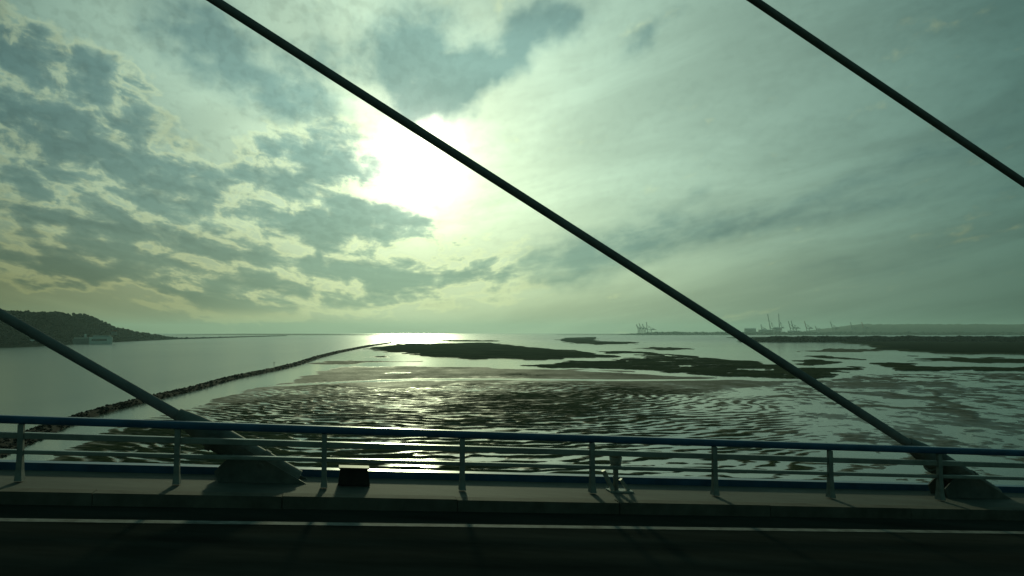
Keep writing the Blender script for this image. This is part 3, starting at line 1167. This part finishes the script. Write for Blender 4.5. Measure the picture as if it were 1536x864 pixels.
M_SCRUB = mat('scrub_foliage', (0.014, 0.020, 0.013), 0.95, 0.0, var=0.2, scale=0.05)
canopy('tree_belt', belt(1110, 1760, 3300, 900, 3000, 17, 22, 9, 17, 21), M_SCRUB, 'dark belt of trees on the marsh in front of the harbour cranes', 22)
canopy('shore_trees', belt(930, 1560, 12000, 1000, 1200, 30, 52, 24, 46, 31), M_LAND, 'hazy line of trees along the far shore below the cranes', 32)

M_CRANE = mat('crane_steel', (0.12, 0.18, 0.21), 0.6, 0.3, var=0.15, scale=0.05)
M_CRED = mat('crane_red', (0.22, 0.10, 0.08), 0.6, 0.3, var=0.15, scale=0.05)


def harbour_crane(x, tip, base, dist_, label, lean=4.0, girder=10.0, gy=489.5, red=False, boom_up=True, thick=1.0):
    """ship-to-shore gantry crane; sizes given in photo pixels at its distance"""
    s = dist_ / F_PX
    H = (base - tip) * s
    P0 = at(x, base, dist_)
    G = (base - gy) * s                       # girder height
    root = empty('harbour_crane', (P0.x, P0.y, 2.0), label, 'crane', 'container cranes of the far harbour')
    root.rotation_euler.z = -math.atan2(P0.x, P0.y) + R(8)
    m = M_CRANE; mb = M_CRED if red else M_CRANE
    w = 4.6 * thick * dist_ / 9500
    L = girder * s
    fx, bx = -0.05 * L, 0.45 * L              # seaward and landward legs
    for lx in (fx, bx):
        for ly in (-10, 10):
            bm = bmesh.new(); beam(bm, (lx, ly, 0), (lx + (0 if lx == fx else -.04 * L), ly, G), w); obj('leg', bm, m, root)
    for ly in (-10, 10):
        bm = bmesh.new(); beam(bm, (fx, ly, G * .45), (bx, ly, G * .45), w * .8); obj('portal_beam', bm, m, root)
        bm = bmesh.new(); beam(bm, (fx, ly, G * .45), (bx, ly, G), w * .5); obj('brace', bm, m, root)
    bm = bmesh.new(); beam(bm, (fx - .05 * L, 0, G), (L, 0, G), w * 2.2, w * 1.2); obj('girder', bm, m, root)
    bm = bmesh.new(); box(bm, .45 * L, .75 * L, -7, 7, G + w * .6, G + w * 2.4); obj('machinery_house', bm, m, root)
    tz = H
    A_ = (fx + .22 * L, 0, G + (H - G) * .42)
    for q_, w_ in ((fx, .9), (bx, .8)):
        bm = bmesh.new(); beam(bm, (q_, 0, G), A_, w * w_); obj('apex_leg', bm, m, root)
    if boom_up:
        tipv = (fx - lean * s, 0, H)
    else:
        tipv = (fx - lean * s, 0, G + 1)
    bm = bmesh.new(); beam(bm, (fx - .02 * L, 0, G), tipv, w * 1.8, w * 1.6); obj('boom', bm, mb, root)
    bm = bmesh.new(); mid_ = Vector((fx, 0, G)).lerp(Vector(tipv), .6); beam(bm, A_, mid_, w * .45); obj('stay', bm, m, root)
    bm = bmesh.new(); beam(bm, A_, (L * .95, 0, G), w * .4); obj('stay', bm, m, root)
    return root


CR = [
    (957.5, 483.5, 8700, 'leftmost crane of the isolated hazy crane cluster left of the middle cable', 2.5, 4.5, 490.5, False),
    (961.5, 482, 8720, 'second crane from the left in the isolated hazy crane cluster', 2.5, 4.5, 490.5, False),
    (966.0, 483, 8760, 'third crane in the isolated cluster, just left of the tallest one there', 2.0, 4.5, 490.5, False),
    (971.5, 480, 8700, 'tallest crane of the isolated cluster, with a long arm to the right', 1.0, 13, 491.5, False),
    (1143.0, 483.5, 9300, 'short faint crane just left of the two tallest harbour cranes', 1.0, 7, 491, False),
    (1156.0, 468, 8800, 'left one of the two tallest harbour cranes, its boom leaning left', 3.6, 9, 490, False),
    (1169.5, 467.5, 8800, 'right one of the two tallest harbour cranes, its mast upright', .6, 7, 489, False),
    (1186.0, 478.5, 8850, 'left crane of the close pair right of the tallest cranes', 2.6, 9, 489.5, False),
    (1190.5, 478, 8800, 'right crane of the close pair right of the tallest cranes', 3.0, 10, 489.5, False),
    (1210.5, 478.5, 8800, 'reddish crane standing alone just right of the close pair', 3.0, 9, 489.5, True),
    (1225.0, 486.5, 9900, 'smallest and faintest crane, between the reddish crane and the plateau', 1.5, 7, 491.5, False),
    (1249.5, 479.5, 8900, 'crane standing where the blue plateau begins behind it', 3.0, 10, 489.5, False),
    (1278.5, 480, 8900, 'second crane from the right in the harbour row', 2.0, 8, 489.5, False),
    (1296.0, 480, 8900, 'rightmost crane of the harbour row in front of the blue plateau', 2.6, 8, 489.5, True),
]
for (x, tip, dd, lab, lean, gl, gy, red) in CR:
    harbour_crane(x, tip, 499.0, dd * 1.5, lab, lean, gl, gy, red)

WH = [(1126, 489.5, 16, 9300, 'hazy flat warehouse at the left end of the harbour row'),
      (1150, 491.5, 22, 9250, 'hazy low warehouse under the two tallest harbour cranes'),
      (1167, 488.0, 9, 9350, 'hazy square block between the bases of the two tallest cranes'),
      (1192, 493.0, 18, 9400, 'hazy low warehouse behind the close pair of cranes'),
      (1216, 494.0, 22, 9400, 'hazy low warehouse right of the reddish crane')]
M_WARE = mat('warehouse_cladding', (0.17, 0.21, 0.22), 0.8, 0.2, var=0.15, scale=0.02)
for (x, ty, wpx, dd, lab) in WH:
    dd *= 1.5
    s = dd / F_PX
    p = at(x, 499, dd)
    r_ = empty('warehouse', (p.x, p.y, 1.0), lab, 'warehouse', 'warehouses of the far harbour')
    hh = (499 - ty) * s
    bm = bmesh.new(); box(bm, -wpx * s / 2, wpx * s / 2, 0, 60, -1, hh * .9); obj('wall', bm, M_WARE, r_)
    bm = bmesh.new()
    A = [bm.verts.new(q) for x_ in (-wpx * s / 2 - 2, wpx * s / 2 + 2) for q in ((x_, -2, hh * .9 + .05), (x_, 30, hh), (x_, 62, hh * .9 + .05))]
    for f in ((0, 1, 4, 3), (1, 2, 5, 4), (0, 3, 5, 2), (0, 2, 1), (3, 4, 5)): bm.faces.new([A[i] for i in f])
    obj('roof', bm, M_GREYR, r_)
    for k in range(3):
        bm = bmesh.new(); box(bm, (k - 1) * wpx * s * .3 - 8, (k - 1) * wpx * s * .3 + 8, -.8, .2, 0, hh * .5); obj('door', bm, M_CRANE, r_)

# ------------------------------------------------------------------ sea haze
bm = bmesh.new()
box(bm, -34000, 34000, -2600, 34000, -2.6, 345)
mh = bpy.data.materials.new('sea_haze')
mh.use_nodes = True
t = mh.node_tree
t.nodes.clear()
pv = t.nodes.new('ShaderNodeVolumePrincipled')
pv.inputs['Color'].default_value = (0.62, 0.90, 0.90, 1)
pv.inputs['Density'].default_value = 3.0e-5
pv.inputs['Anisotropy'].default_value = 0.45
oo = t.nodes.new('ShaderNodeOutputMaterial')
t.links.new(pv.outputs[0], oo.inputs['Volume'])
tag(obj('haze', bm, mh), kind='stuff')
